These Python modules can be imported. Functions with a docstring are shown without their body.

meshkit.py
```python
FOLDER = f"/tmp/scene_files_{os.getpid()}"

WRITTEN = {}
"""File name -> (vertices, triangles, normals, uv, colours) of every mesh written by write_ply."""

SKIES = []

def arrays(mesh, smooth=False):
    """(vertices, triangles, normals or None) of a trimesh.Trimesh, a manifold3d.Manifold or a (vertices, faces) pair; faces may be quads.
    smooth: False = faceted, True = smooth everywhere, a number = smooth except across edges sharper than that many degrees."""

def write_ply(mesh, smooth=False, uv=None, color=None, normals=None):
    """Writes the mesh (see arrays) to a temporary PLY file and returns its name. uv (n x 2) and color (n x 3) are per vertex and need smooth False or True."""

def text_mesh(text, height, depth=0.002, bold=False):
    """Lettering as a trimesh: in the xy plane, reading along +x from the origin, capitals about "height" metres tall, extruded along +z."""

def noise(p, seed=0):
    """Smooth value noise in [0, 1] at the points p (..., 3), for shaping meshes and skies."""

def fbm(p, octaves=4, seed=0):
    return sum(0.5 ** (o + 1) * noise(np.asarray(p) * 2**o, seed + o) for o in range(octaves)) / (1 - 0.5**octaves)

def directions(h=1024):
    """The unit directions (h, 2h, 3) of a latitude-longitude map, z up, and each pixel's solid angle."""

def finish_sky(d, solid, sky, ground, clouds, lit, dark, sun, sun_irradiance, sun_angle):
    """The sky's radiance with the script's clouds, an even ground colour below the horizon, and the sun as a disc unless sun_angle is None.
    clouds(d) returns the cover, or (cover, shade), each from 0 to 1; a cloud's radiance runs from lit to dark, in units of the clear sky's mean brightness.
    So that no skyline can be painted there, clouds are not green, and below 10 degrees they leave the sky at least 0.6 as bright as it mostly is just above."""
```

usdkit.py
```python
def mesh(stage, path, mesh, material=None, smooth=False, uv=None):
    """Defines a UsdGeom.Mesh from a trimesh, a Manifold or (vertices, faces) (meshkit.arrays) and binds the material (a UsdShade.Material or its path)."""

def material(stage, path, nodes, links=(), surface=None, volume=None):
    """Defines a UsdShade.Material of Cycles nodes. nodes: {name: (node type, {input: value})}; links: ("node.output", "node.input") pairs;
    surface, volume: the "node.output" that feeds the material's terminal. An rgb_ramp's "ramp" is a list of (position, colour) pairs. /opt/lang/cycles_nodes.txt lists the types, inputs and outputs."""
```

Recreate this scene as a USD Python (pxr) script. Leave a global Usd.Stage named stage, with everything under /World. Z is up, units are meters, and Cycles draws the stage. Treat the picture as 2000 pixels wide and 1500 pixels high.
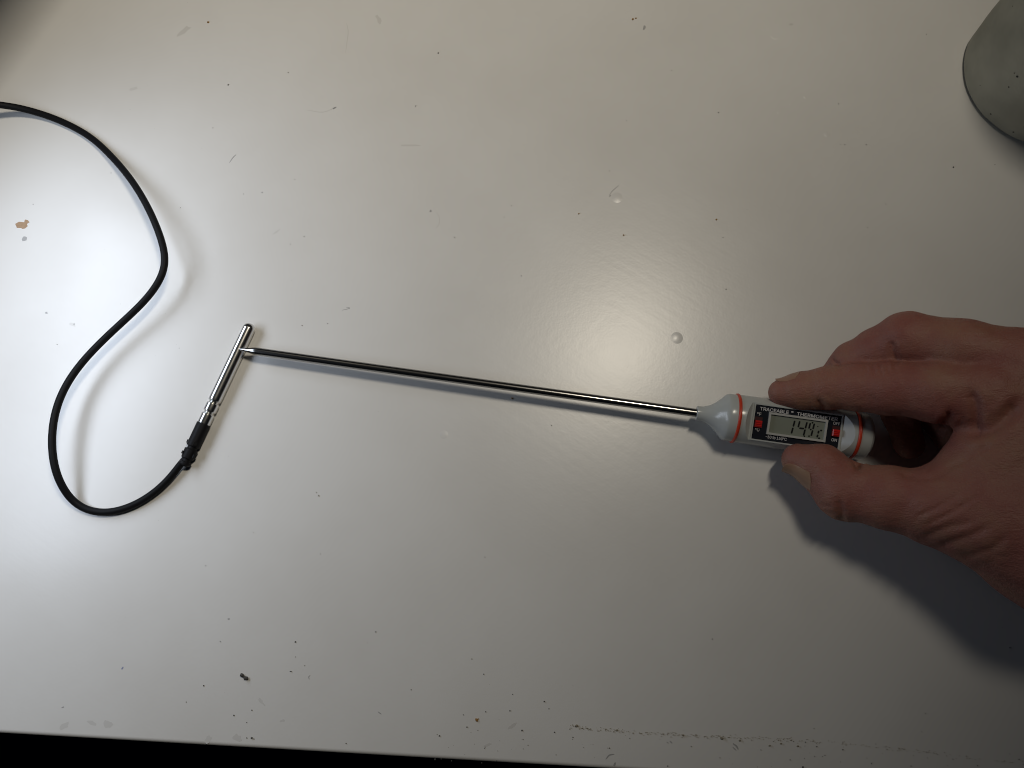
import math, random
import numpy as np, trimesh, usdkit, meshkit
import shapely.geometry as sg
from pxr import Usd, UsdGeom, UsdLux, UsdShade, Gf, Sdf

stage = Usd.Stage.CreateInMemory()
UsdGeom.SetStageUpAxis(stage, UsdGeom.Tokens.z)
UsdGeom.SetStageMetersPerUnit(stage, 1.0)
UsdGeom.Xform.Define(stage, '/World')
UsdGeom.Scope.Define(stage, '/World/Looks')

# ------------------------------------------------------------------ camera
F, H, TILT = 1550.0, 0.3627, math.radians(13)          # focal length in pixels of a 2000 px wide picture, height above the desk
RT = np.array([1.0, 0, 0]); UP = np.array([0, math.cos(TILT), math.sin(TILT)]); FW = np.array([0, math.sin(TILT), -math.cos(TILT)])
CAM = np.array([0, 0, H])
cam = UsdGeom.Camera.Define(stage, '/World/camera')
cam.CreateHorizontalApertureAttr(36.0); cam.CreateVerticalApertureAttr(27.0)
cam.CreateFocalLengthAttr(36.0 * F / 2000)
cam.CreateClippingRangeAttr(Gf.Vec2f(0.01, 50))
cam.CreateExposureAttr(0.0)
M4 = np.eye(4); M4[0, :3] = RT; M4[1, :3] = UP; M4[2, :3] = -FW; M4[3, :3] = CAM
UsdGeom.Xformable(cam).AddTransformOp().Set(Gf.Matrix4d(M4.tolist()))

# ------------------------------------------------------------------ lamps
def rect_lamp(name, pos, target, w, h, intensity, color):
    l = UsdLux.RectLight.Define(stage, '/World/' + name)
    pos, target = np.array(pos, float), np.array(target, float)
    z = pos - target; z /= np.linalg.norm(z)
    x = np.cross([0, 1, 0.001], z); x /= np.linalg.norm(x); y = np.cross(z, x)
    m = np.eye(4); m[0, :3] = x; m[1, :3] = y; m[2, :3] = z; m[3, :3] = pos
    UsdGeom.Xformable(l).AddTransformOp().Set(Gf.Matrix4d(m.tolist()))
    l.CreateWidthAttr(w); l.CreateHeightAttr(h); l.CreateIntensityAttr(intensity); l.CreateColorAttr(Gf.Vec3f(*color))
    return l
def lamp_n(name, pos, n, w, h, intensity, color): return rect_lamp(name, pos, np.array(pos) + np.array(n), w, h, intensity, color)
LAMP_A = lamp_n('unseen_warm_lamp', (0.160, 0.315, 0.792), (-1.963, 1.325, -1.0), 0.15, 0.15, 70.0, (1.10, 1.0, 0.825))  # unseen lamp, out of view, placed for the warm highlight and bluish shadows
LAMP_B = lamp_n('unseen_cool_lamp', (-0.259, 0.103, 0.124), (0.953, -0.729, -1.0), 0.062, 0.222, 5.2, (0.90, 1.0, 1.16))  # unseen lamp, out of view, placed to light the left of the desk
dome = UsdLux.DomeLight.Define(stage, '/World/room_glow')
dome.CreateIntensityAttr(0.0012); dome.CreateColorAttr(Gf.Vec3f(0.55, 0.85, 1.3))

# ------------------------------------------------------------------ helpers
def ray(px, py): return FW + RT * (px - 1000) / F + UP * (750 - py) / F
def at(px, py, z=0.0):                               # the point at height z (m) seen at a place of the photograph
    q = ray(px, py); return CAM + q * (z - H) / q[2]
def pix(P):
    q = np.asarray(P) - CAM; k = q @ FW
    return np.stack([1000 + F * (q @ RT) / k, 750 - F * (q @ UP) / k], -1)
used = {}
def numbered(path):
    n = used.get(path, 0); used[path] = n + 1
    return path if n == 0 else '%s_%03d' % (path, n)
def keys(p, label=None, cat=None, group=None, kind=None):
    for k, v in (('label', label), ('category', cat), ('group', group), ('kind', kind)):
        if v: p.SetCustomDataByKey(k, v)
    return p
def thing(name, label, cat, loc=(0, 0, 0), mat=None, group=None):
    x = UsdGeom.Xform.Define(stage, numbered('/World/' + name))
    if mat is not None: x.AddTransformOp().Set(Gf.Matrix4d(np.asarray(mat).T.tolist()))
    else: x.AddTranslateOp().Set(Gf.Vec3d(*map(float, loc)))
    return keys(x.GetPrim(), label, cat, group)
def obj(name, mesh, m, parent=None, smooth=30, **k):
    base = str(parent.GetPath()) if parent else '/World'
    return keys(usdkit.mesh(stage, numbered(base + '/' + name), mesh, m, smooth=smooth).GetPrim(), **k)
cat_ = trimesh.util.concatenate
def lathe(prof, n=48):                               # prof: (x along axis, radius); axis is local x
    prof = np.asarray(prof, float); a = np.linspace(0, 2 * np.pi, n, endpoint=False)
    v = np.stack([np.repeat(prof[:, 0], n), np.outer(prof[:, 1], np.cos(a)).ravel(), np.outer(prof[:, 1], np.sin(a)).ravel()], 1)
    f = []
    for i in range(len(prof) - 1):
        for j in range(n):
            a0, a1, b0, b1 = i * n + j, i * n + (j + 1) % n, (i + 1) * n + j, (i + 1) * n + (j + 1) % n
            f += [(a0, a1, b1), (a0, b1, b0)]
    c0, c1 = len(v), len(v) + 1
    v = np.vstack([v, [prof[0, 0], 0, 0], [prof[-1, 0], 0, 0]]); L = (len(prof) - 1) * n
    for j in range(n): f += [(c0, (j + 1) % n, j), (c1, L + j, L + (j + 1) % n)]
    m = trimesh.Trimesh(v, f, process=False)
    m.fix_normals(); return m
def frame(p0, p1, up=(0, 0, 1), roll=0.0):           # 4x4: local x from p0 to p1, local z nearest to up, turned by roll about x
    p0, p1 = np.asarray(p0, float), np.asarray(p1, float)
    x = (p1 - p0) / np.linalg.norm(p1 - p0); y = np.cross(up, x); y /= np.linalg.norm(y); z = np.cross(x, y)
    c, s = math.cos(roll), math.sin(roll)
    m = np.eye(4); m[:3, 0] = x; m[:3, 1] = c * y + s * z; m[:3, 2] = -s * y + c * z; m[:3, 3] = p0
    return m
def catmull(P, n):
    P = np.asarray(P, float); P = np.vstack([2 * P[0] - P[1], P, 2 * P[-1] - P[-2]]); out = []
    for i in range(1, len(P) - 2):
        t = np.linspace(0, 1, n, endpoint=False)[:, None]; a, b, c, d = P[i - 1:i + 3]
        out.append(0.5 * (2 * b + (c - a) * t + (2 * a - 5 * b + 4 * c - d) * t ** 2 + (3 * b - a - 3 * c + d) * t ** 3))
    return np.vstack(out + [P[-2:-1]])
def tube(P, r, n=20):
    P = np.asarray(P, float); T = np.gradient(P, axis=0); T /= np.linalg.norm(T, axis=1)[:, None]
    N = np.cross(T, [0, 0, 1.0]); N /= np.linalg.norm(N, axis=1)[:, None]; B = np.cross(N, T)
    a = np.linspace(0, 2 * np.pi, n, endpoint=False); r = np.broadcast_to(r, len(P))
    v = (P[:, None] + r[:, None, None] * (np.cos(a)[None, :, None] * N[:, None] + np.sin(a)[None, :, None] * B[:, None])).reshape(-1, 3); f = []
    for i in range(len(P) - 1):
        for j in range(n):
            a0, a1, b0, b1 = i * n + j, i * n + (j + 1) % n, (i + 1) * n + j, (i + 1) * n + (j + 1) % n
            f += [(a0, a1, b1), (a0, b1, b0)]
    c0, c1, L = len(v), len(v) + 1, (len(P) - 1) * n
    v = np.vstack([v, P[:1], P[-1:]])
    for j in range(n): f += [(c0, (j + 1) % n, j), (c1, L + j, L + (j + 1) % n)]
    m = trimesh.Trimesh(v, f, process=False); m.fix_normals(); return m

# ------------------------------------------------------------------ materials
LK = '/World/Looks/'
def mat(name, nodes, links=(), surface='p.BSDF'): return usdkit.material(stage, LK + name, nodes, links, surface=surface)
def plain(name, color, rough=0.5, metal=0.0, bump=None, var=None, **kw):
    n = {'p': ('principled_bsdf', {'base_color': color, 'roughness': rough, 'metallic': metal, **kw})}; l = []
    n['g'] = ('geometry', {})
    if bump:
        n['n'] = ('noise_texture', {'scale': bump[0], 'detail': 3.0, 'roughness': 0.55}); n['b'] = ('bump', {'strength': bump[1], 'distance': bump[2]})
        l += [('g.position', 'n.vector'), ('n.fac', 'b.height'), ('b.normal', 'p.normal')]
    if var:
        n['v'] = ('noise_texture', {'scale': var[0], 'detail': 4.0}); n['r'] = ('rgb_ramp', {'ramp': [(0.3, color), (0.7, var[1])]})
        l += [('g.position', 'v.vector'), ('v.fac', 'r.fac'), ('r.color', 'p.base_color')]
    return mat(name, n, l)
TABLE = mat('white_paint', {
    'g': ('geometry', {}),
    'sm': ('noise_texture', {'scale': 9.0, 'detail': 5.0, 'roughness': 0.6}),
    'smr': ('rgb_ramp', {'ramp': [(0.35, (0.745, 0.735, 0.715)), (0.62, (0.79, 0.785, 0.77))]}),
    'fi': ('noise_texture', {'scale': 260.0, 'detail': 3.0}),
    'mr': ('mapping', {'rotation': (0, 0, math.radians(33))}), 'mp': ('mapping', {'scale': (14, 330, 1)}),
    'st': ('noise_texture', {'scale': 1.0, 'detail': 3.0, 'roughness': 0.6}),
    'op': ('noise_texture', {'scale': 900.0, 'detail': 1.0}),
    'ma': ('math', {'math_type': 'multiply_add', 'value2': 0.8}),
    'mb': ('math', {'math_type': 'multiply_add', 'value2': 0.5}),
    'b': ('bump', {'strength': 0.045, 'distance': 0.0005}),
    'rr': ('map_range', {'from_min': 0.3, 'from_max': 0.7, 'to_min': 0.265, 'to_max': 0.305}),
    'p': ('principled_bsdf', {'specular_ior_level': 0.5})},
    [('g.position', 'sm.vector'), ('sm.fac', 'smr.fac'), ('smr.color', 'p.base_color'), ('g.position', 'fi.vector'), ('g.position', 'mr.vector'), ('mr.vector', 'mp.vector'), ('mp.vector', 'st.vector'), ('g.position', 'op.vector'),
     ('st.fac', 'ma.value1'), ('fi.fac', 'ma.value3'), ('op.fac', 'mb.value1'), ('ma.value', 'mb.value3'), ('mb.value', 'b.height'), ('b.normal', 'p.normal'), ('sm.fac', 'rr.value'), ('rr.result', 'p.roughness')])
STEEL = plain('polished_steel', (0.68, 0.67, 0.65), 0.20, 1.0)
STEM = plain('brushed_steel', (0.34, 0.335, 0.325), 0.21, 1.0)
RUBBER = plain('black_rubber', (0.009, 0.009, 0.010), 0.5, bump=(1500.0, 0.15, 0.0003), specular_ior_level=0.14)
CABLE = plain('black_cable', (0.009, 0.009, 0.010), 0.5, bump=(1200.0, 0.12, 0.0003), specular_ior_level=0.1)
BODY = plain('grey_plastic', (0.50, 0.53, 0.53), 0.22, bump=(1500.0, 0.02, 0.0002))
RED = plain('red_rubber', (0.62, 0.055, 0.022), 0.35)
SWITCH = plain('red_plastic', (0.60, 0.02, 0.018), 0.3)
LABEL = plain('navy_label', (0.012, 0.015, 0.024), 0.3)
PRINT = plain('silver_print', (0.62, 0.62, 0.64), 0.5)
FRAME_ = plain('pale_bezel', (0.50, 0.51, 0.50), 0.3)
LCD = plain('liquid_crystal', (0.25, 0.275, 0.235), 0.16)
SEG = plain('display_segment', (0.012, 0.013, 0.014), 0.3)
SLOT = plain('switch_slot', (0.05, 0.008, 0.008), 0.5)
CONCRETE = plain('concrete', (0.36, 0.355, 0.29), 0.85, bump=(260.0, 0.35, 0.0006), var=(45.0, (0.50, 0.49, 0.40)))
PIT = plain('concrete_pit', (0.07, 0.068, 0.06), 0.9)
FLOORM = plain('dark_floor', (0.012, 0.012, 0.014), 0.7, var=(5.0, (0.016, 0.017, 0.021)))
CHIP = plain('bare_fibreboard', (0.36, 0.23, 0.14), 0.8, bump=(1500.0, 0.4, 0.0004), var=(700.0, (0.44, 0.31, 0.2)))
DIRT = {'black': plain('black_speck', (0.07, 0.067, 0.06), 0.7), 'grey': plain('grey_smudge', (0.40, 0.40, 0.40), 0.5), 'brown': plain('brown_speck', (0.33, 0.17, 0.04), 0.6),
        'light': plain('pale_mark', (0.92, 0.92, 0.9), 0.2), 'faint': plain('faint_smudge', (0.67, 0.66, 0.64), 0.36), 'blue': plain('blue_speck', (0.27, 0.30, 0.45), 0.6), 'dirt': plain('brown_dirt', (0.30, 0.26, 0.19), 0.8)}
SKIN = mat('skin', {
    'g': ('geometry', {}),
    'n1': ('noise_texture', {'scale': 55.0, 'detail': 4.0, 'roughness': 0.6}),
    'c1': ('rgb_ramp', {'ramp': [(0.3, (0.275, 0.097, 0.080)), (0.5, (0.300, 0.128, 0.098)), (0.70, (0.315, 0.164, 0.110))]}),
    'v': ('noise_texture', {'scale': 1500.0, 'detail': 2.0}),
    'mp': ('mapping', {'rotation': (0, 0, math.radians(-25)), 'scale': (220, 900, 500)}),
    'w': ('noise_texture', {'scale': 1.0, 'detail': 3.0, 'distortion': 0.6}),
    'ad': ('math', {'math_type': 'multiply_add', 'value2': 1.3}),
    'b': ('bump', {'strength': 0.35, 'distance': 0.0007}),
    'p': ('principled_bsdf', {'roughness': 0.52, 'specular_ior_level': 0.4, 'subsurface_weight': 0.12, 'subsurface_scale': 0.003, 'subsurface_radius': (1.0, 0.35, 0.2)})},
    [('g.position', 'n1.vector'), ('n1.fac', 'c1.fac'), ('c1.color', 'p.base_color'), ('g.position', 'v.vector'), ('g.position', 'mp.vector'), ('mp.vector', 'w.vector'),
     ('w.fac', 'ad.value1'), ('v.fac', 'ad.value3'), ('ad.value', 'b.height'), ('b.normal', 'p.normal')])
NAIL = plain('fingernail', (0.34, 0.185, 0.128), 0.36, var=(110.0, (0.37, 0.235, 0.15)), bump=(900.0, 0.08, 0.0003), specular_ior_level=0.45)

# ------------------------------------------------------------------ floor and desk
obj('floor', trimesh.creation.box((4, 4, 0.02), trimesh.transformations.translation_matrix((0, 0, -0.74))), FLOORM, kind='structure')
rnd = random.Random(7); nr = np.random.default_rng(7)
e0, e1 = at(0, 1433)[:2], at(1200, 1503)[:2]
ed = (e1 - e0) / np.linalg.norm(e1 - e0); en = np.array([-ed[1], ed[0]])            # along the front edge, and inwards
em = (e0 + e1) / 2; RR, TH_ = 0.0018, 0.026
DENTS = [((1322, 660), 0.0029, 0.00022), ((1205, 386), 0.0028, 0.00016), ((1615, 262), 0.0017, 0.00014), ((867, 849), 0.0020, 0.00009)]
desk = thing('desk', 'white painted desk top with specks, dents and a brown chip, under everything', 'desk')
outer = sg.Polygon([em + ed * a + en * b for a, b in ((-0.62, RR), (0.75, RR), (0.75, 0.80), (-0.62, 0.80))])
holes = [sg.Point(*at(*p)[:2]).buffer(r, quad_segs=12) for p, r, _ in DENTS]
for h_ in holes: outer = outer.difference(h_)
slab = trimesh.creation.extrude_polygon(outer, TH_, engine='earcut'); slab.apply_translation((0, 0, -TH_))
t = np.linspace(0, np.pi / 2, 9)
prof = [(RR - RR * math.sin(a), -RR + RR * math.cos(a)) for a in t] + [(0.0, -TH_ + 0.001), (0.001, -TH_), (RR, -TH_)]
v, f = [], []
for a in (-0.62, 0.75):
    for b, z in prof: v.append([*(em + ed * a + en * b), z])
n = len(prof)
for i in range(n - 1): f += [(i, n + i, n + i + 1), (i, n + i + 1, i + 1)]
lip = trimesh.Trimesh(v, f, process=False)
if lip.face_normals[n // 2 * 2 - 8] @ np.array([-en[0], -en[1], 0.5]) < 0: lip.invert()
obj('desk_top', cat_([slab, lip]), TABLE, desk, smooth=40)
for (p, r, dep), h_ in zip(DENTS, holes):
    ring = np.array(h_.exterior.coords)[:-1]; c = ring.mean(0); v, f = [], []; K = 7
    for k in range(K):
        s = 1 - k / K
        zz = -dep * (1 - s ** 2) ** 1.2
        v += [[*(c + (q - c) * s), zz] for q in ring]
    m_ = len(ring); v.append([*c, -dep])
    for k in range(K - 1):
        for j in range(m_): f += [(k * m_ + j, k * m_ + (j + 1) % m_, (k + 1) * m_ + (j + 1) % m_), (k * m_ + j, (k + 1) * m_ + (j + 1) % m_, (k + 1) * m_ + j)]
    for j in range(m_): f.append(((K - 1) * m_ + j, (K - 1) * m_ + (j + 1) % m_, len(v) - 1))
    d_ = trimesh.Trimesh(v, f, process=False)
    d_.vertices[:, 2] *= -1
    if d_.face_normals[:, 2].mean() < 0: d_.invert()
    obj('dent', d_, TABLE, desk, smooth=60)

def flat(poly_px, h):                                # a thin raised patch with its outline given in the photograph
    pg = sg.Polygon([at(*p)[:2] for p in poly_px]).buffer(0)
    pg = max(getattr(pg, 'geoms', [pg]), key=lambda g: g.area)
    m = trimesh.creation.extrude_polygon(pg, h, engine='earcut'); return m
def blob_px(x, y, rx, ry, rot=0.0, n=9, rough=0.35):
    a = np.linspace(0, 2 * np.pi, n, endpoint=False); k = 1 + rough * (nr.random(n) - 0.5) * 2
    X, Y = rx * k * np.cos(a), ry * k * np.sin(a); c, s = math.cos(rot), math.sin(rot)
    return list(zip(x + c * X - s * Y, y + s * X + c * Y))
def grain(x, y, r, ry=None, rot=0.0, h=None):        # a crumb: irregular flattened lump standing on the desk
    c = at(x, y); mm = r / 4100.0; m = trimesh.creation.icosphere(1, 1.0)
    m.vertices *= 1 + 0.3 * (nr.random((len(m.vertices), 1)) - 0.5)
    m.vertices *= (mm, (ry or r) / 4100.0, h or min(mm * 0.6, 0.0004)); m.apply_transform(trimesh.transformations.rotation_matrix(-rot, (0, 0, 1))); m.vertices[:, 2] -= m.vertices[:, 2].min()
    m.apply_translation(c); return m
chip = flat([(29.8, 437.5), (36.8, 433.3), (47.2, 434), (49, 429), (54.2, 429.8), (57.8, 434), (52.5, 437.5), (54.2, 441.7), (49, 446.3), (43.7, 447.3), (41.3, 445.2), (33.2, 445.2)], 0.00008)
obj('paint_chip', chip, CHIP, desk)
def specks(kind, items):
    return cat_([grain(*i) for i in items])
BLK = [(446, 166, 2.2), (563, 142, 1.5), (416, 250, 1.1), (576, 351, 1.0), (476, 379, 1.0), (353, 406, 1.2), (594, 462, 1.2), (567, 477, 1.0), (65, 399, 1.4, .8), (217, 338, .9), (856, 104, 1.9, 2.6), (812, 207.5, 2.6, .8, -.8),
       (998.6, 402, 1.0), (984.6, 424, .9), (888, 464, 1.2), (1191, 334, 1.0), (1312, 138, 1.0), (1224, 236, 1.0), (1809, 67, 1.2), (1638, 203, 1.3), (1650, 282.7, 1.3), (1642, 282, .8), (1691.7, 283, 1.8, .8), (1861.7, 326.7, 2.2), (1943, 321.7, 1.1),
       (1730, 398.7, 1.0), (1694.7, 445, 1.0), (1412, 464, 1.1), (1403, 220, 1.8, .8, .7), (577, 1253.6, 1.9, 2.3), (430.5, 1253, 1.5, .8), (398, 1339, 1.7), (364, 1371, 1.2), (577, 1283, 1.0), (595, 1300, 1.1), (568, 1311, 2.6, 1.0, 0.1), (492, 1387, 1.5), (457, 1397, 1.7),
       (482, 1411, 1.2), (492, 1441, 2.8, 2.4), (482, 1441, 1.4), (496, 1443, 1.3), (676, 1452, 1.4), (734, 1234, 1.2, 1.8), (921.5, 1287, 1.2), (944.7, 1316.6, 1.4), (803, 1347, 1.3), (1063, 1370, 1.8), (1072, 1384, 1.3), (948.5, 1390, 1.5), (996, 1388, 1.7), (905, 1396, 1.2),
       (912, 1420, 1.7), (858.5, 1437, 1.9), (1019.5, 1426.5, 2.0), (1083, 1430, 1.5), (1119, 1440, 1.4), (1190, 1461, 1.5), (1001, 1356, 1.2), (850, 1483, 2.4), (862, 1482, 1.6), (882, 1486, 1.6), (941, 1490, 1.5), (1304, 1496, 1.5), (1573, 1449.5, 1.3), (1595, 1458, 1.5), (1646, 1464, 1.6), (1611, 1475, 1.2),
       (1543, 1484, 1.3), (1702, 1491, 1.2), (1779, 1496, 1.2), (1909, 1495, 1.2), (1990, 1483, 1.4), (1550, 1448, 1.0), (1568, 1498, 2.4), (1591, 1477, 1.0), (1972, 1265, 1.4), (1391, 1248, 1.2), (1077, 763 + 68, 1.2), (1018, 539, 1.2), (1418, 565, 1.8, 1.2), (622, 968, 2.2, .7, -1.2), (618, 962, 1.4, .6, -1.2), (947, 1088, 1.0), (402, 1105, 1.1), (626, 1082, .9),
       (1350, 1458, 1.2), (1406, 1480, 1.1), (1230, 1442, 1.0), (495, 1040, .8), (640, 632, 1.1), (590, 636, 1.3), (145, 633, 1.5), (350, 680, .8), (112, 673, 1.6, .8)]
for _ in range(110):
    BLK.append((rnd.uniform(0, 2000), rnd.uniform(0, 1420), rnd.uniform(.25, .5)))
for _ in range(60):
    x = rnd.uniform(850, 2000); y = 1483 + (x - 850) * 0.03 - abs(rnd.gauss(0, 45))
    if y < 1500: BLK.append((x, y, rnd.uniform(.4, 1.1)))
obj('dark_speck', specks('black', [(q[0], q[1]) + tuple(e * .68 for e in q[2:4]) + tuple(q[4:]) for q in BLK]), DIRT['black'], desk, kind='stuff', label='tiny dark specks scattered over the white desk top')
BRN = [(407, 44, 2.2, 1.8), (1130.5, 417.5, 1.8, 1.2, -.8), (1218, 459.6, 1.9, 1.1, .8), (1399, 429, 1.6), (1236, 38, 2.2), (1242, 36, 1.6), (931, 1406, 2.0, 3.2, -.5), (933, 1405, 1.2, 2.6, .6), (1000, 778, 1.5)]
obj('brown_speck', specks('brown', BRN), DIRT['brown'], desk, kind='stuff')
# the line of dirt in front of the hand
LINE = []
for _ in range(430):
    u = rnd.random() ** 1.1; x = 1112 + u * 888; y = 1417 + (x - 1112) * 0.0825 + (6 * math.sin(x / 150.0) - 3) + rnd.gauss(0, 2.2)
    d_ = 1.0 if x < 1600 else 0.35
    if rnd.random() < d_: LINE.append((x, y, rnd.uniform(.3, 1.3), rnd.uniform(.25, .6)))
for x, y, r in ((1126, 1417, 3), (1205, 1426, 2.3), (1334, 1435.5, 2.2), (1410, 1441.5, 3), (1445, 1446, 2.2), (1503, 1456, 2), (1525, 1452, 1.8), (1558, 1457, 2.0)): LINE.append((x, y, r, r * .7))
obj('dirt_line', specks('dirt', LINE), DIRT['dirt'], desk, kind='stuff', label='broken line of brown dirt along the front of the desk')
def stroke(pts, w):
    P = catmull(pts, 6); T = np.gradient(P, axis=0); T /= np.linalg.norm(T, axis=1)[:, None]; N = np.stack([-T[:, 1], T[:, 0]], 1)
    k = w * (0.35 + 0.65 * np.sin(np.linspace(0.15, np.pi - 0.15, len(P))))[:, None]
    return flat(np.vstack([P + N * k, (P - N * k)[::-1]]).tolist(), 0.00004)
GREY = [stroke(p, w) for p, w in (([(448, 318), (455, 308), (461, 302)], .9), ([(650, 213), (657, 209)], 1.4), ([(1183, 1483), (1190, 1475), (1200, 1473)], 1.5), ([(1202, 1489), (1199, 1496)], 2.0), ([(604, 1327), (603, 1322), (606, 1319)], 1.0),
        ([(1432, 1453), (1438, 1457), (1442, 1464)], 1.6), ([(1431, 1459), (1438, 1466)], 1.0), ([(1308, 1447), (1313, 1452)], 1.1), ([(1302, 1449), (1306, 1452)], .9), ([(738, 1390), (745, 1395)], 1.0), ([(676, 600), (683, 602), (668, 606)], .7),
        ([(1190, 381), (1197, 372), (1209, 362)], .7), ([(1190, 384), (1193, 381)], 1.2), ([(1316, 668), (1322, 662), (1330, 659)], 1.0))]
GREY += [flat(blob_px(48, 466, 5.5, 4, -.6), .00003), flat(blob_px(841, 412, 2, 2.6), .00003), flat(blob_px(122.5, 1381.7, 2.6, 1.4, -.5), .00003), flat(blob_px(1258, 54, 2.4, 5, .2), .00003), flat(blob_px(512, 376, 2.0, 1.2), .00003), flat(blob_px(447, 1209, 2.4, 1.4), .00003), flat(blob_px(91, 611, 2.5, 2.5), .00003)]
obj('grey_scuff', cat_(GREY), DIRT['grey'], desk, kind='stuff')
FNT = [flat(blob_px(x, y, a, b, r, 11), .00002) for x, y, a, b, r in ((212, 1415, 8, 9, 0), (125, 1418, 12, 5, -.5), (180, 1412, 9, 4, .4), (463, 1441, 9, 7, 0), (405, 1445, 9, 5, -.8), (510, 1370, 3, 9, -.7), (552, 1407, 5, 3, -.5), (1000, 1418, 9, 3, -.6), (953, 1455, 9, 3, -.4), (541, 452, 9, 2, -.6), (799, 284, 19, 1.4, 0), (262, 173, 8, 3, -.3), (360, 60, 18, 5, -.6), (740, 38, 4, 10, -.5), (141, 634, 7, 2.5, .4), (1545, 48, 4, 2, 0))]
FNT += [stroke(p, w) for p, w in (([(677, 45), (680, 62), (678, 80), (675, 103)], .8), ([(851, 413), (858, 425), (857, 438), (851, 446)], .6), ([(600, 215), (630, 219), (655, 210)], .7))]
obj('faint_smudge', cat_(FNT), DIRT['faint'], desk, kind='stuff')
obj('blue_speck', flat(blob_px(239, 1305, 1.6, 3.2, .5), .00004), DIRT['blue'], desk)
LGT = [flat(blob_px(1571, 191, 1.4, 3, -.8), .0001), flat(blob_px(1519, 221, 1, 1.6), .0001), flat(blob_px(1542, 204, 1.4, .8), .0001), stroke([(1505, 70), (1511, 76), (1520, 76)], .8)]
obj('pale_mark', cat_(LGT), DIRT['light'], desk, kind='stuff')
cr = obj('crumb', cat_([grain(473.5, 1318.5, 4.2, 3.2, .7, .0006), grain(481, 1324, 4.6, 3.4, .3, .0006), grain(477, 1321, 3, 2, .6, .0005)]), DIRT['black'])
keys(cr, 'dark double crumb lying near the front left edge of the desk', 'crumb')

# ------------------------------------------------------------------ concrete pot in the far right corner
# base circle through three rim points of the photograph
Q = [at(*p)[:2] for p in ((1879, 150), (1914, 225), (1999, 281))]
A_ = 2 * np.array([Q[1] - Q[0], Q[2] - Q[0]]); b_ = np.array([Q[1] @ Q[1] - Q[0] @ Q[0], Q[2] @ Q[2] - Q[0] @ Q[0]])
pc = np.linalg.solve(A_, b_); pr_ = np.linalg.norm(Q[0] - pc)
print('pot', pc, pr_)
POTC, POTR = pc, pr_
pot = thing('concrete_pot', 'grey concrete pot standing in the far right corner of the white desk', 'pot', (POTC[0], POTC[1], 0))
R_ = POTR; ph = 0.095; wall = 0.008; taper = 0.0045
pp = [(0.0004, R_ - 0.0018), (0.0008, R_ - 0.0009), (0.0015, R_ - 0.0003), (0.0024, R_)] + [(z, R_ + taper * z / ph) for z in np.linspace(0.012, ph - 0.002, 14)] + [(ph - 0.0006, R_ + taper - 0.0006), (ph, R_ + taper - 0.002), (ph, R_ + taper - wall), (ph - 0.001, R_ + taper - wall - 0.001), (0.01, R_ - wall - 0.002)]
pm = lathe(pp, 96); pm.apply_transform(trimesh.transformations.rotation_matrix(-np.pi / 2, (0, 1, 0)))
rr_ = np.linalg.norm(pm.vertices[:, :2], axis=1, keepdims=True); nn = meshkit.fbm(pm.vertices * 70, 3, 5)[:, None] - 0.5
pm.vertices[:, :2] *= 1 + np.where(rr_ > R_ * .5, nn * 0.0012 / np.maximum(rr_, 1e-3), 0)
obj('vessel', pm, CONCRETE, pot, smooth=40)
pits = []
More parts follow.
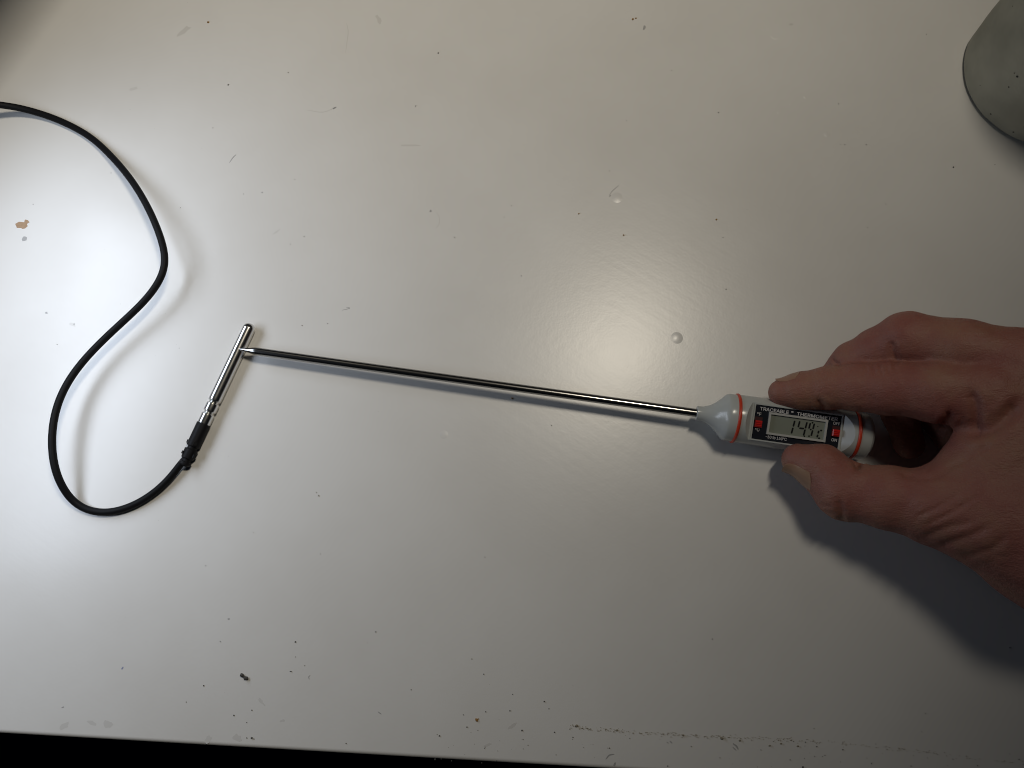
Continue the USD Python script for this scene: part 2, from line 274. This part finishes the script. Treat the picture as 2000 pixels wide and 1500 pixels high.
for _ in range(46):
    a = rnd.uniform(-2.7, -1.2) if rnd.random() < .8 else rnd.uniform(0, 6.28); z = rnd.uniform(0.004, 0.07); s = rnd.uniform(0.0002, 0.0006)
    m = trimesh.creation.icosphere(1, s); rr0 = R_ + taper * z / ph
    m.apply_scale((0.35, 1, 1)); m.apply_transform(trimesh.transformations.rotation_matrix(a, (0, 0, 1))); m.apply_translation((rr0 * math.cos(a), rr0 * math.sin(a), z)); pits.append(m)
obj('air_pit', cat_(pits), PIT, pot, kind='stuff')

# ------------------------------------------------------------------ temperature probe: steel sleeve, boot and cable
SR = 0.0030
probe = thing('temperature_probe', 'black cable probe with polished steel sleeve lying across the left of the desk', 'probe')
s0, s1 = at(398, 827.6, SR), at(490.5, 632, SR)
LS = np.linalg.norm(s1 - s0); Fm = frame(s0, s1)
def to(mesh, M=Fm): mesh.apply_transform(M); return mesh
px1 = LS / np.hypot(92.5, 195.6)                                   # metres per photograph pixel along the sleeve
def groove(c, w, d): return [(c - w, SR), (c - w * .7, SR - d * .12), (c - w * .4, SR - d * .55), (c - w * .15, SR - d * .95), (c + w * .15, SR - d * .95), (c + w * .4, SR - d * .55), (c + w * .7, SR - d * .12), (c + w, SR)]
pf = [(-0.004, SR * .96), (0.0, SR * .985), (0.0008, SR)] + groove(23 * px1, 4.5 * px1, 0.00075) + groove(45 * px1, 4.5 * px1, 0.00075)
pf += [(x, SR) for x in np.linspace(55 * px1, LS - SR, 8)]
pf += [(LS - SR + SR * 0.98 * math.sin(a), SR * (0.06 + 0.94 * math.cos(a)) if a < 1.56 else SR * .02) for a in np.linspace(0.12, 1.57, 14)]
obj('steel_sleeve', to(lathe(pf, 64)), STEEL, probe, smooth=50)
bo = []
def seg(a, b, r0, r1, c=0.00035): return lathe([(a, r0 - c), (a + c, r0), (b - c, r1), (b, r1 - c)], 40)
SB = SR * 1.045
L1 = 48 * px1
bo += [seg(-L1, 0.0002, SB * 0.98, SB), seg(-L1 - 26 * px1, -L1 + .001, SB * .62, SB * .72), seg(-L1 - 25 * px1, -L1 - 5 * px1, SB * .92, SB * .97), seg(-L1 - 40 * px1, -L1 - 24 * px1, SB * .58, SB * .62), seg(-L1 - 38 * px1, -L1 - 30.5 * px1, SB * .86, SB * .88)]
for k, (x0, x1_, rr0) in enumerate(((-L1 + 3 * px1, -L1 + 10 * px1, SB * .97), (-L1 - 19 * px1, -L1 - 13 * px1, SB * .95))):
    for ang in (30, 150, 270):                                     # raised ribs of the strain relief
        b = trimesh.creation.box((x1_ - x0, 0.0016, 0.0009)); b.apply_translation(((x0 + x1_) / 2, 0, rr0)); b.apply_transform(trimesh.transformations.rotation_matrix(math.radians(ang + 40 * k), (1, 0, 0))); bo.append(b)
obj('strain_relief_boot', to(cat_(bo)), RUBBER, probe, smooth=35)
CR = 0.00165
cp = [(-130, 190, 24), (-60, 198, 14), (0, 204.6, 8), (32, 209, 5), (64, 217, 3), (96, 227, 2), (128, 240, 1.65), (159, 256, 1.7), (185, 273, 2.0), (210, 297, 2.7), (245, 334, 6.25), (273, 374.5, 8.75), (297.5, 420, 10.5), (315, 465.5, 11.55), (322, 494, 12.25), (323, 522, 12.25), (311, 553, 11.9), (282, 591, 11.03), (240, 628, 10.5), (198, 667, 10.5), (156, 710, 11.03), (124, 757, 11.9), (106, 804, 12.6), (99, 858, 12.25), (104, 906, 11.03), (114.5, 938, 9.1), (129.5, 965, 5.65), (147.5, 984, 2.7), (170, 997, 1.8), (200, 1002.5, 1.65), (230, 998.5, 1.7), (260, 988, 1.75), (290, 971.5, 1.9), (320, 947.5, 2.2), (342.5, 921, 2.5), (357, 900, 3.11)]
cpts = [at(x, y, z / 1e3) for x, y, z in cp]
xb = (Fm @ np.array([-L1 - 20 * px1, 0, 0, 1]))[:3]; cpts.append(xb)
cc = catmull(cpts, 8)
for _ in range(60): cc[1:-1] = 0.25 * cc[:-2] + 0.5 * cc[1:-1] + 0.25 * cc[2:]
obj('cable', tube(cc, CR, 24), CABLE, probe, smooth=60)

# ------------------------------------------------------------------ digital thermometer
TZ0, TZ1 = 2 * SR + 0.0006, 0.0109
t0 = at(466, 681.5, TZ0); tc = at(1360, 806.5, TZ1); AX = (tc - t0) / np.linalg.norm(tc - t0); LST = np.linalg.norm(tc - t0)
te = t0 + AX * (LST + 0.060)
while pix(te)[0] < 1690: te = te + AX * 0.0002
LH = np.linalg.norm(te - tc)
TM = frame(t0, te, roll=math.radians(14))
print('stem', LST, 'handle', LH)
therm = thing('digital_thermometer', 'grey pocket digital thermometer reading 14.9, steel stem touching the probe, held in a hand', 'thermometer', mat=TM)
SRAD = 0.00186
st = [(0.0, 0.00012), (0.001, 0.00032), (0.003, 0.00085), (0.005, 0.00115), (0.0068, SRAD * .86), (0.0078, SRAD * .95), (0.009, SRAD)] + [(x, SRAD) for x in np.linspace(0.02, LST + 0.003, 10)]
obj('stem', lathe(st, 32), STEM, therm, smooth=50)
HR = 0.0109
hx = LST                                                           # handle starts here along local x
def hp(d): return hx + d
K = 0.0137
cone = [(hp(0), 0.0030), (hp(0.0002), 0.00318)] + [(hp(x), r) for x, r in ((0.0027, 0.00335), (0.0055, 0.0043), (0.0078, 0.0058), (0.0096, 0.0074), (0.0111, 0.0090), (0.0124, 0.01025), (0.0133, 0.01055), (0.0145, 0.01068))]
end = LH
full = cone + [(hp(x), r) for x, r in ((0.0163, 0.01075), (0.0167, 0.0106), (0.0176, 0.0106), (0.0180, 0.01085), (0.03, HR), (0.05, HR), (end - 0.0074, HR), (end - 0.0070, 0.0106), (end - 0.0056, 0.0106), (end - 0.0052, HR), (end - 0.0022, HR * .985), (end - 0.0008, HR * .95), (end, HR * .86))]
body = lathe(full, 96)
# flat face for the panel, with ramps at both ends
PX0, PX1, PW, PZ = hp(0.0240), hp(0.0240 + 0.0374), 0.0152, 0.0070
import manifold3d as m3
def mani(t): return m3.Manifold(m3.Mesh(np.asarray(t.vertices, np.float32), np.asarray(t.faces, np.uint32)))
def tri(m):
    q = m.to_mesh(); return trimesh.Trimesh(np.asarray(q.vert_properties)[:, :3], np.asarray(q.tri_verts), process=False)
cutp = sg.Polygon([(PX0 - 0.0014, PZ), (PX1 + 0.0010, PZ), (PX1 + 0.0062, PZ + 0.0046), (PX1 + 0.0064, PZ + 0.006), (PX0 - 0.0050, PZ + 0.006), (PX0 - 0.0048, PZ + 0.0046)])
cut = trimesh.creation.extrude_polygon(cutp, 0.03, engine='earcut')   # x, z plane -> turn so that extrusion runs along y
cut.apply_transform(trimesh.transformations.rotation_matrix(np.pi / 2, (1, 0, 0))); cut.apply_translation((0, 0.015, 0))
body = tri(mani(body) - mani(cut))
obj('body', body, BODY, therm, smooth=35)
def torus(x, R, r, n=72, k=14):
    a = np.linspace(0, 2 * np.pi, k, endpoint=False); p = [(x + r * math.cos(q), R + r * math.sin(q)) for q in a] ; p.append(p[0])
    P = np.asarray(p); th = np.linspace(0, 2 * np.pi, n, endpoint=False); v = np.stack([np.repeat(P[:-1, 0], n), np.outer(P[:-1, 1], np.cos(th)).ravel(), np.outer(P[:-1, 1], np.sin(th)).ravel()], 1); f = []
    for i in range(k):
        for j in range(n):
            a0, a1, b0, b1 = i * n + j, i * n + (j + 1) % n, ((i + 1) % k) * n + j, ((i + 1) % k) * n + (j + 1) % n
            f += [(a0, a1, b1), (a0, b1, b0)]
    m = trimesh.Trimesh(v, f, process=False); m.fix_normals(); return m
for x in (hp(0.01715), hp(end - 0.0063)): obj('red_ring', torus(x, 0.01055, 0.00078), RED, therm, smooth=60)
obj('end_cap', lathe([(hp(end - 0.0005), 0.0090), (hp(end + 0.0002), 0.0090), (hp(end + 0.0008), 0.0082)], 48), BODY, therm)

def rbox(x0, x1, y0, y1, z0, z1, c=0.00025):
    v = []
    for z, s in ((z0, 0), (z1 - c, 0), (z1, c)):
        v += [(x0 + s, y0 + s, z), (x1 - s, y0 + s, z), (x1 - s, y1 - s, z), (x0 + s, y1 - s, z)]
    f = [(0, 2, 1), (0, 3, 2), (8, 9, 10), (8, 10, 11)]
    for k in (0, 4):
        for j in range(4): a, b = k + j, k + (j + 1) % 4; f += [(a, b, b + 4), (a, b + 4, a + 4)]
    return trimesh.Trimesh(v, f, process=False)
def frame_ring(x0, x1, y0, y1, w, z0, z1):
    o = sg.box(x0, y0, x1, y1); i = sg.box(x0 + w, y0 + w, x1 - w, y1 - w)
    m = trimesh.creation.extrude_polygon(o.difference(i), z1 - z0, engine='earcut'); m.apply_translation((0, 0, z0)); return m
YH = PW / 2
# panel coordinates from the close view of the photograph: corner (760,285), along (745,100), down (-35,305)
EI = np.linalg.inv(np.array([[745.0, -35.0], [100.0, 305.0]]))
def loc(cx, cy):
    s, t = EI @ np.array([cx - 760.0, cy - 285.0]); return PX0 + s * (PX1 - PX0), YH - t * PW
panel = obj('label_panel', rbox(PX0, PX1, -YH, YH, PZ - 0.001, PZ + 0.0003), LABEL, therm)
obj('panel_border', frame_ring(PX0 - 0.0006, PX1 + 0.0006, -YH - 0.0006, YH + 0.0006, 0.00058, PZ - 0.001, PZ + 0.00045), BODY, therm)
ZP = PZ + 0.0003
def text(s, cx, cy, cx1, cy1, h, bold=True):          # lettering from one place of the panel to another
    x0, y0 = loc(cx, cy); x1, y1 = loc(cx1, cy1)
    m = meshkit.text_mesh(s, h, 0.00004, bold=bold); w = m.bounds[1, 0] - m.bounds[0, 0]
    m.apply_translation((-m.bounds[0, 0], 0, 0)); L_ = math.hypot(x1 - x0, y1 - y0)
    m.apply_scale((L_ / w, 1, 1)); m.apply_transform(trimesh.transformations.rotation_matrix(math.atan2(y1 - y0, x1 - x0), (0, 0, 1)))
    m.apply_translation((x0, y0, ZP)); return m
yt = loc(795, 335)[1]
def put(s, cx, cy, cx1, h, bold=True):
    x0, y0 = loc(cx, cy); x1 = loc(cx1, cy + (cx1 - cx) * 100 / 745)[0]
    m = meshkit.text_mesh(s, h, 0.00004, bold=bold); w = m.bounds[1, 0] - m.bounds[0, 0]
    m.apply_translation((-m.bounds[0, 0], 0, 0)); m.apply_scale((abs(x1 - x0) / w, 1, 1)); m.apply_translation((x0, y0, ZP)); return m
for s, cx, cy, cx1, h in (('TRACEABLE', 792, 336, 1042, 0.0014), ('\u00ae', 1062, 360, 1084, 0.0009), ('THERMOMETER', 1112, 380, 1466, 0.0014), ('\u00b0F', 766, 382, 804, 0.0013), ('\u00b0C', 752, 521, 792, 0.0013), ('-50 to 150\u00b0C', 848, 584, 1030, 0.0013), ('OFF', 1428, 458, 1486, 0.0012), ('ON', 1416, 606, 1464, 0.0012)):
    obj('lettering', put(s, cx, cy, cx1, h), PRINT, panel, smooth=False)
# display
lx0, ly1 = loc(872, 352); lx1 = loc(1382, 420)[0]; ly0 = loc(852, 549)[1]
bez = obj('display_bezel', frame_ring(lx0, lx1, ly0, ly1, 0.0009, PZ - 0.0005, ZP + 0.0009), FRAME_, therm)
scr = obj('display_screen', rbox(lx0 + 0.0008, lx1 - 0.0008, ly0 + 0.0008, ly1 - 0.0008, PZ - 0.0004, ZP + 0.00008, 0.00001), LCD, therm)
ZS = ZP + 0.00008
def seg7(x, y, w, h, on, s=0.11, t=0.00076):          # slanted segments; x, y lower left
    g = 0.00012; S = []
    def hor(yy): S.append([(x + g + t * .4, yy), (x + g + t * .8, yy + t / 2), (x + w - g - t * .8, yy + t / 2), (x + w - g - t * .4, yy), (x + w - g - t * .8, yy - t / 2), (x + g + t * .8, yy - t / 2)])
    def ver(xx, ya, yb): S.append([(xx, ya + g), (xx + t / 2, ya + g + t * .4), (xx + t / 2, yb - g - t * .4), (xx, yb - g), (xx - t / 2, yb - g - t * .4), (xx - t / 2, ya + g + t * .4)])
    for c in on:
        if c == 'a': hor(y + h)
        if c == 'g': hor(y + h / 2)
        if c == 'd': hor(y)
        if c == 'f': ver(x, y + h / 2, y + h)
        if c == 'e': ver(x, y, y + h / 2)
        if c == 'b': ver(x + w, y + h / 2, y + h)
        if c == 'c': ver(x + w, y, y + h / 2)
    out = []
    for p in S:
        p = [(q[0] + (q[1] - y) * s, q[1]) for q in p]; m = trimesh.creation.extrude_polygon(sg.Polygon(p).buffer(0), 0.00004, engine='earcut'); m.apply_translation((0, 0, ZS)); out.append(m)
    return out
def dot(cx, cy, r):
    x, y = loc(cx, cy); m = trimesh.creation.cylinder(r, 0.00004, sections=14); m.apply_translation((x, y, ZS + 0.00002)); return [m]
def digit(cx0, cy0, cx1, cy1, on):                    # lower left and upper right corners in the close view
    x0, y0 = loc(cx0, cy0); x1, y1 = loc(cx1, cy1); h = y1 - y0
    return seg7(x0, y0, x1 - x0 - 0.11 * h, h, on)
for name, ms in (('digit', digit(1018, 540, 1098, 424, 'bc')), ('digit', digit(1112, 556, 1204, 436, 'fgbc')), ('decimal_point', dot(1184, 566, 0.00034)), ('digit', digit(1206, 562, 1268, 448, 'abcdfg')), ('degree_sign', dot(1297, 478, 0.00026)), ('unit_letter', digit(1292, 580, 1346, 516, 'afed'))):
    obj(name, cat_(ms), SEG, scr, smooth=False)
# slide switches
for (cx, cy, w_, h_, up) in ((781, 443, 0.0033, 0.0046, -1), (1453, 518, 0.0034, 0.0046, -1)):
    x, y = loc(cx, cy)
    sw = obj('slide_switch', rbox(x - w_ * .46, x + w_ * .46, y - h_ / 2, y + h_ * .16, ZP, ZP + 0.0013, 0.0003), SWITCH, therm)
    obj('switch_slot', rbox(x - w_ / 2, x + w_ / 2, y - h_ / 2 - .0001, y + h_ / 2, ZP - 0.0005, ZP + 0.00006, 0.00001), SLOT, sw)
    yy = y - h_ / 2
    for q in (.25, .5, .75): obj('grip_ridge', rbox(x - w_ * .4, x + w_ * .4, yy + h_ * .66 * q - .0002, yy + h_ * .66 * q + .0002, ZP + 0.0012, ZP + 0.0016, 0.0001), SWITCH, sw)

# ------------------------------------------------------------------ the hand
def N(px, py, z, r): return (at(px, py, z / 1e3), r / 1e3)
CH = {
 'index': [N(1930, 768, 53, 13.8), N(1835, 766, 47, 12.3), N(1735, 758, 38, 10.6), N(1675, 756, 32, 9.6), N(1618, 757, 26, 8.9), N(1565, 764, 21.5, 7.7), N(1528, 767, 19, 6.3)],
 'middle': [N(2005, 712, 57, 13.6), N(1880, 683, 50, 12), N(1770, 661, 40, 10.7), N(1715, 686, 31, 9.6), N(1668, 709, 24, 9.0), N(1627, 742, 15, 7.2)],
 'ring': [N(2015, 740, 40, 12), N(1815, 700, 25, 10), N(1775, 755, 14, 8.4), N(1757, 805, 9.5, 7.4), N(1776, 868, 7.8, 6.6)],
 'pinky': [N(2030, 765, 25, 11), N(1860, 735, 15, 8.8), N(1815, 790, 10, 7.6), N(1850, 850, 8.5, 6.8)],
 'thumb': [N(1940, 1010, 46, 19), N(1812, 990, 39, 13.4), N(1738, 973, 33, 12.7), N(1650, 958, 25, 11.9), N(1603, 914, 20.5, 9.9), N(1560, 898, 17.5, 7.2)],
}
PALM = [[N(1935, 775, 52, 13.5), N(2080, 860, 56, 17), N(2330, 1040, 55, 22)], [N(2005, 716, 56, 13.5), N(2150, 800, 54, 17), N(2350, 1030, 54, 22)],
        [N(2015, 745, 40, 12.5), N(2200, 860, 40, 16), N(2380, 1060, 45, 22)], [N(2030, 770, 27, 12), N(2230, 900, 30, 15), N(2400, 1080, 40, 22)],
        [N(1935, 1008, 46, 19), N(2062, 1058, 49, 25.5), N(2330, 1170, 50, 27)], [N(1956, 866, 49, 11.3), N(1898, 936, 44, 11.2), N(1860, 976, 42, 12)], [N(1960, 900, 50, 15), N(2100, 990, 53, 22)], [N(2330, 1100, 51, 30), N(2650, 1330, 56, 33)]]
VX = 0.00095
allp = np.array([p for c in list(CH.values()) + PALM for p, r in c]); allr = np.array([r for c in list(CH.values()) + PALM for p, r in c])
lo = np.maximum((allp - allr[:, None]).min(0) - 0.004, [-1, -1, 0.0]); hi = np.minimum((allp + allr[:, None]).max(0) + 0.004, [0.345, 1, 1])
lo[2] = -0.001
gx, gy, gz = (np.arange(a, b, VX, dtype=np.float32) for a, b in zip(lo, hi)); SH = (len(gx), len(gy), len(gz))
G = np.stack(np.meshgrid(gx, gy, gz, indexing='ij'), -1).astype(np.float32)
def smin(a, b, k):
    h = np.clip(k - np.abs(a - b), 0, None) / k
    return np.minimum(a, b) - h * h * k * np.float32(0.25)
def cap(D, a, ra, b, rb, k):                          # smooth union of D with a tapered capsule, evaluated near it only
    l = np.minimum(a - ra, b - rb) - 0.016; h = np.maximum(a + ra, b + rb) + 0.016
    s = tuple(slice(max(0, int((l[i] - lo[i]) / VX)), max(0, int((h[i] - lo[i]) / VX) + 1)) for i in range(3))
    g = G[s]
    if g.size == 0: return
    ab = (b - a).astype(np.float32); q = g - a.astype(np.float32); t = np.clip(q @ ab / (ab @ ab), 0, 1)
    d = np.sqrt(((q - t[..., None] * ab) ** 2).sum(-1)) - (ra + (rb - ra) * t).astype(np.float32)
    D[s] = smin(D[s], d, np.float32(k))
BIG = np.float32(0.03)
palm = np.full(SH, BIG, np.float32)
for c in PALM:
    for (a, ra), (b, rb) in zip(c[:-1], c[1:]): cap(palm, a, ra, b, rb, 0.011)
D = None
for nme, c in CH.items():
    d = np.full(SH, BIG, np.float32)
    for (a, ra), (b, rb) in zip(c[:-1], c[1:]): cap(d, a, ra, b, rb, 0.0035)
    d = smin(d, palm, np.float32(0.010 if nme == 'thumb' else 0.005))
    D = d if D is None else smin(D, d, np.float32(0.0012))
def surface_nets(D):
    s = D < 0; n0, n1, n2 = D.shape
    cs = sum(s[i:n0 - 1 + i, j:n1 - 1 + j, k:n2 - 1 + k].astype(np.int8) for i in (0, 1) for j in (0, 1) for k in (0, 1))
    act = (cs > 0) & (cs < 8); idx = np.full(act.shape, -1, np.int64); C = np.argwhere(act); idx[act] = np.arange(len(C))
    acc = np.zeros((len(C), 3)); cnt = np.zeros(len(C))
    for ax in range(3):
        o = [i for i in range(3) if i != ax]
        for p in (0, 1):
            for q in (0, 1):
                A = C.copy(); A[:, o[0]] += p; A[:, o[1]] += q; B = A.copy(); B[:, ax] += 1
                da, db = D[tuple(A.T)], D[tuple(B.T)]; m = (da < 0) != (db < 0)
                t = np.where(m, da / np.where(m, da - db, 1), 0); P = A.astype(float); P[:, ax] += t
                acc[m] += P[m]; cnt[m] += 1
    V = acc / cnt[:, None]; Fs = []
    for ax in range(3):
        o = [(ax + 1) % 3, (ax + 2) % 3]
        sl0 = [slice(None)] * 3; sl1 = [slice(None)] * 3; sl0[ax] = slice(0, -1); sl1[ax] = slice(1, None)
        ch = s[tuple(sl0)] != s[tuple(sl1)]; E_ = np.argwhere(ch)
        E_ = E_[(E_[:, o[0]] > 0) & (E_[:, o[1]] > 0) & (E_[:, o[0]] < act.shape[o[0]]) & (E_[:, o[1]] < act.shape[o[1]])]
        ins = s[tuple(E_.T)]; q = []
        for a, b in ((1, 1), (0, 1), (0, 0), (1, 0)):
            W = E_.copy(); W[:, o[0]] -= a; W[:, o[1]] -= b; q.append(idx[tuple(W.T)])
        q = np.stack(q, 1); q[~ins] = q[~ins][:, ::-1]; Fs += [q[:, [0, 1, 2]], q[:, [0, 2, 3]]]
    return V, np.vstack(Fs)
D[-1] = D[:, -1] = D[:, :, -1] = D[0] = D[:, 0] = 0.001
V, Fc = surface_nets(D)
hand = trimesh.Trimesh(V * VX + lo, Fc, process=False)
import scipy.sparse as sp
Eu = hand.edges_unique; nv = len(hand.vertices)
AD = sp.coo_matrix((np.ones(2 * len(Eu)), (np.r_[Eu[:, 0], Eu[:, 1]], np.r_[Eu[:, 1], Eu[:, 0]])), (nv, nv)).tocsr(); AD = sp.diags(1 / np.maximum(AD.sum(1).A1 if hasattr(AD.sum(1), 'A1') else np.asarray(AD.sum(1)).ravel(), 1)) @ AD
X = hand.vertices.copy()
for _ in range(10):
    X = X + 0.5 * (AD @ X - X); X = X - 0.52 * (AD @ X - X)
hand.vertices = X
hand.vertices[:, 2] = np.maximum(hand.vertices[:, 2], 0.0002)
# creases and folds: pressed into the skin where the photograph shows them
CREASE = [([(1598, 782), (1604, 791), (1612, 800)], 6, 1.0), ([(1838, 832), (1850, 820), (1856, 806)], 8, 1.5), ([(1905, 840), (1907, 815), (1904, 785), (1895, 768)], 9, 1.5), ([(1885, 842), (1930, 838), (1965, 815), (1985, 790)], 12, 2.0),
          ([(1740, 668), (1744, 688), (1752, 706)], 7, 1.0), ([(1679, 914), (1675, 902), (1664, 888)], 7, 1.9), ([(1638, 978), (1643, 1000), (1644, 1022)], 6, 0.7), ([(1625, 700), (1632, 708), (1640, 712)], 3, .8),
          ([(1690, 712), (1694, 728)], 3, .45), ([(1703, 709), (1708, 731)], 3, .5), ([(1716, 707), (1722, 733)], 3, .5), ([(1730, 707), (1735, 728)], 3, .45), ([(1745, 708), (1748, 724)], 3, .4),
          ([(1800, 1052), (1850, 1030), (1900, 1020)], 7, .5), ([(1835, 1068), (1880, 1052), (1930, 1030)], 7, .55), ([(1880, 1090), (1930, 1075), (1965, 1050)], 7, .45), ([(1790, 1010), (1840, 985), (1890, 950)], 4, .4), ([(1810, 1025), (1860, 1000), (1915, 965)], 4, .45),
          ([(1760, 925), (1800, 935), (1850, 925)], 5, .5), ([(1830, 925), (1880, 900), (1930, 870)], 5, .5), ([(1600, 985), (1620, 990)], 3, .35), ([(1611, 1000), (1632, 1004)], 3, .35)]
vn = hand.vertex_normals.copy(); pv = pix(hand.vertices); fac = ((CAM - hand.vertices) * vn).sum(1) > 0.0
disp = np.zeros(len(pv))
for line, w, dep in CREASE:
    L_ = catmull(np.array(line, float), 10); near = (pv[:, 0] > L_[:, 0].min() - 30) & (pv[:, 0] < L_[:, 0].max() + 30) & (pv[:, 1] > L_[:, 1].min() - 30) & (pv[:, 1] < L_[:, 1].max() + 30) & fac
    I = np.nonzero(near)[0]; dd = np.sqrt(((pv[I][:, None] - L_[None]) ** 2).sum(-1)); j = dd.argmin(1); dm = dd.min(1); tt = j / (len(L_) - 1)
    fade = np.clip(np.minimum(tt, 1 - tt) * 6 + 0.35, 0, 1)
    disp[I] -= dep / 1e3 * fade * (np.exp(-(dm / w) ** 2) - 0.22 * np.exp(-((dm - 2.2 * w) / w) ** 2))
disp += (meshkit.fbm(hand.vertices * 110, 3, 3) - 0.5) * 0.0011
hand.vertices += vn * disp[:, None]
person = thing('person', 'bare right hand pinching the grey thermometer handle between thumb and index finger', 'person')
obj('hand', hand, SKIN, person, smooth=180)
# nails: thin shells laid on the finger ends
from scipy.ndimage import map_coordinates
def radius_at(P0, d):
    t = np.linspace(0.001, 0.02, 120); q = (P0 + t[:, None] * d - lo) / VX
    w = map_coordinates(D, q.T, order=1, mode='nearest'); k = np.nonzero(w > 0)[0]
    return t[k[0]] if len(k) else t[-1]
def nail(a, b, out, half, x0, x1, name_label=None):
    """a -> b: finger axis towards the tip; out: where the nail faces; half: half the arc; x0, x1: from root to free edge along the axis"""
    ax = (b - a) / np.linalg.norm(b - a); out = out - ax * (out @ ax); out /= np.linalg.norm(out); sd = np.cross(ax, out); v = []; U, W = 13, 15
    for i in range(U):
        u = i / (U - 1)
        for j in range(W):
            w = j / (W - 1) * 2 - 1
            xx = x0 + (x1 - x0) * u
            xx += 0.0026 * (w * w) * (1 - u) - (0.0012 * w * w + 0.0034 * w ** 6) * u
            P0 = a + ax * min(xx, np.linalg.norm(b - a) + 0.0012); d = math.cos(half * w) * out + math.sin(half * w) * sd
            r = radius_at(P0, d); v.append((P0 + d * r + ax * max(0, xx - np.linalg.norm(b - a) - 0.0012), d, u, w))
    P = np.array([q[0] for q in v]).reshape(U, W, 3); Nn = np.array([q[1] for q in v]).reshape(U, W, 3)
    for _ in range(3):                                             # even out
        Q = P.copy(); Q[1:-1, 1:-1] = (P[:-2, 1:-1] + P[2:, 1:-1] + P[1:-1, :-2] + P[1:-1, 2:] + 2 * P[1:-1, 1:-1]) / 6; P = Q
    lift = np.array([[-0.00002 + 0.00026 * min(1, q / 0.3) * (1 - 0.8 * abs(j / (W - 1) * 2 - 1) ** 6) for j in range(W)] for q in np.linspace(0, 1, U)])[..., None]
    T = P + Nn * lift; B_ = P - Nn * 0.0006; n_ = U * W; f = []
    for i in range(U - 1):
        for j in range(W - 1):
            p, q, r, t = i * W + j, i * W + j + 1, (i + 1) * W + j + 1, (i + 1) * W + j
            f += [(p, q, r), (p, r, t), (n_ + p, n_ + r, n_ + q), (n_ + p, n_ + t, n_ + r)]
    rim = [i for i in range(W)] + [i * W + W - 1 for i in range(1, U)] + [(U - 1) * W + j for j in range(W - 2, -1, -1)] + [i * W for i in range(U - 2, 0, -1)]
    for p, q in zip(rim, rim[1:] + rim[:1]): f += [(p, n_ + q, q), (p, n_ + p, n_ + q)]
    m = trimesh.Trimesh(np.vstack([T.reshape(-1, 3), B_.reshape(-1, 3)]), f, process=False); m.fix_normals(); return m
th, ix = CH['thumb'], CH['index']
obj('thumbnail', nail(th[4][0], th[5][0], -UP * 0.85 - RT * 0.35 - FW * 0.45, 0.76, 0.0006, np.linalg.norm(th[5][0] - th[4][0]) + 0.0048), NAIL, person, smooth=40)
obj('fingernail', nail(ix[5][0], ix[6][0], UP * 0.95 - FW * 0.02 - RT * 0.3, 0.70, 0.0, np.linalg.norm(ix[6][0] - ix[5][0]) + 0.0024), NAIL, person, smooth=40)

# ------------------------------------------------------------------ unseen blocker, out of view, placed to shade the far left desk corner
blocker = thing('unseen_blocker', 'unseen black box on a stand, out of view, placed to shade the far left corner of the desk', 'unseen_blocker', mat=frame((-0.176, 0.245, 0.0), (-0.143, 0.310, 0.0)))
obj('blocker_box', rbox(-0.03, 0.30, 0.0, 0.045, 0.20, 0.42, 0.004), RUBBER, blocker)
obj('blocker_foot', rbox(0.06, 0.24, 0.15, 0.30, 0.0006, 0.012, 0.002), RUBBER, blocker)
obj('blocker_neck', rbox(0.13, 0.17, 0.17, 0.20, 0.012, 0.3, 0.003), RUBBER, blocker)
obj('blocker_arm', rbox(0.13, 0.17, 0.045, 0.17, 0.27, 0.3, 0.003), RUBBER, blocker)
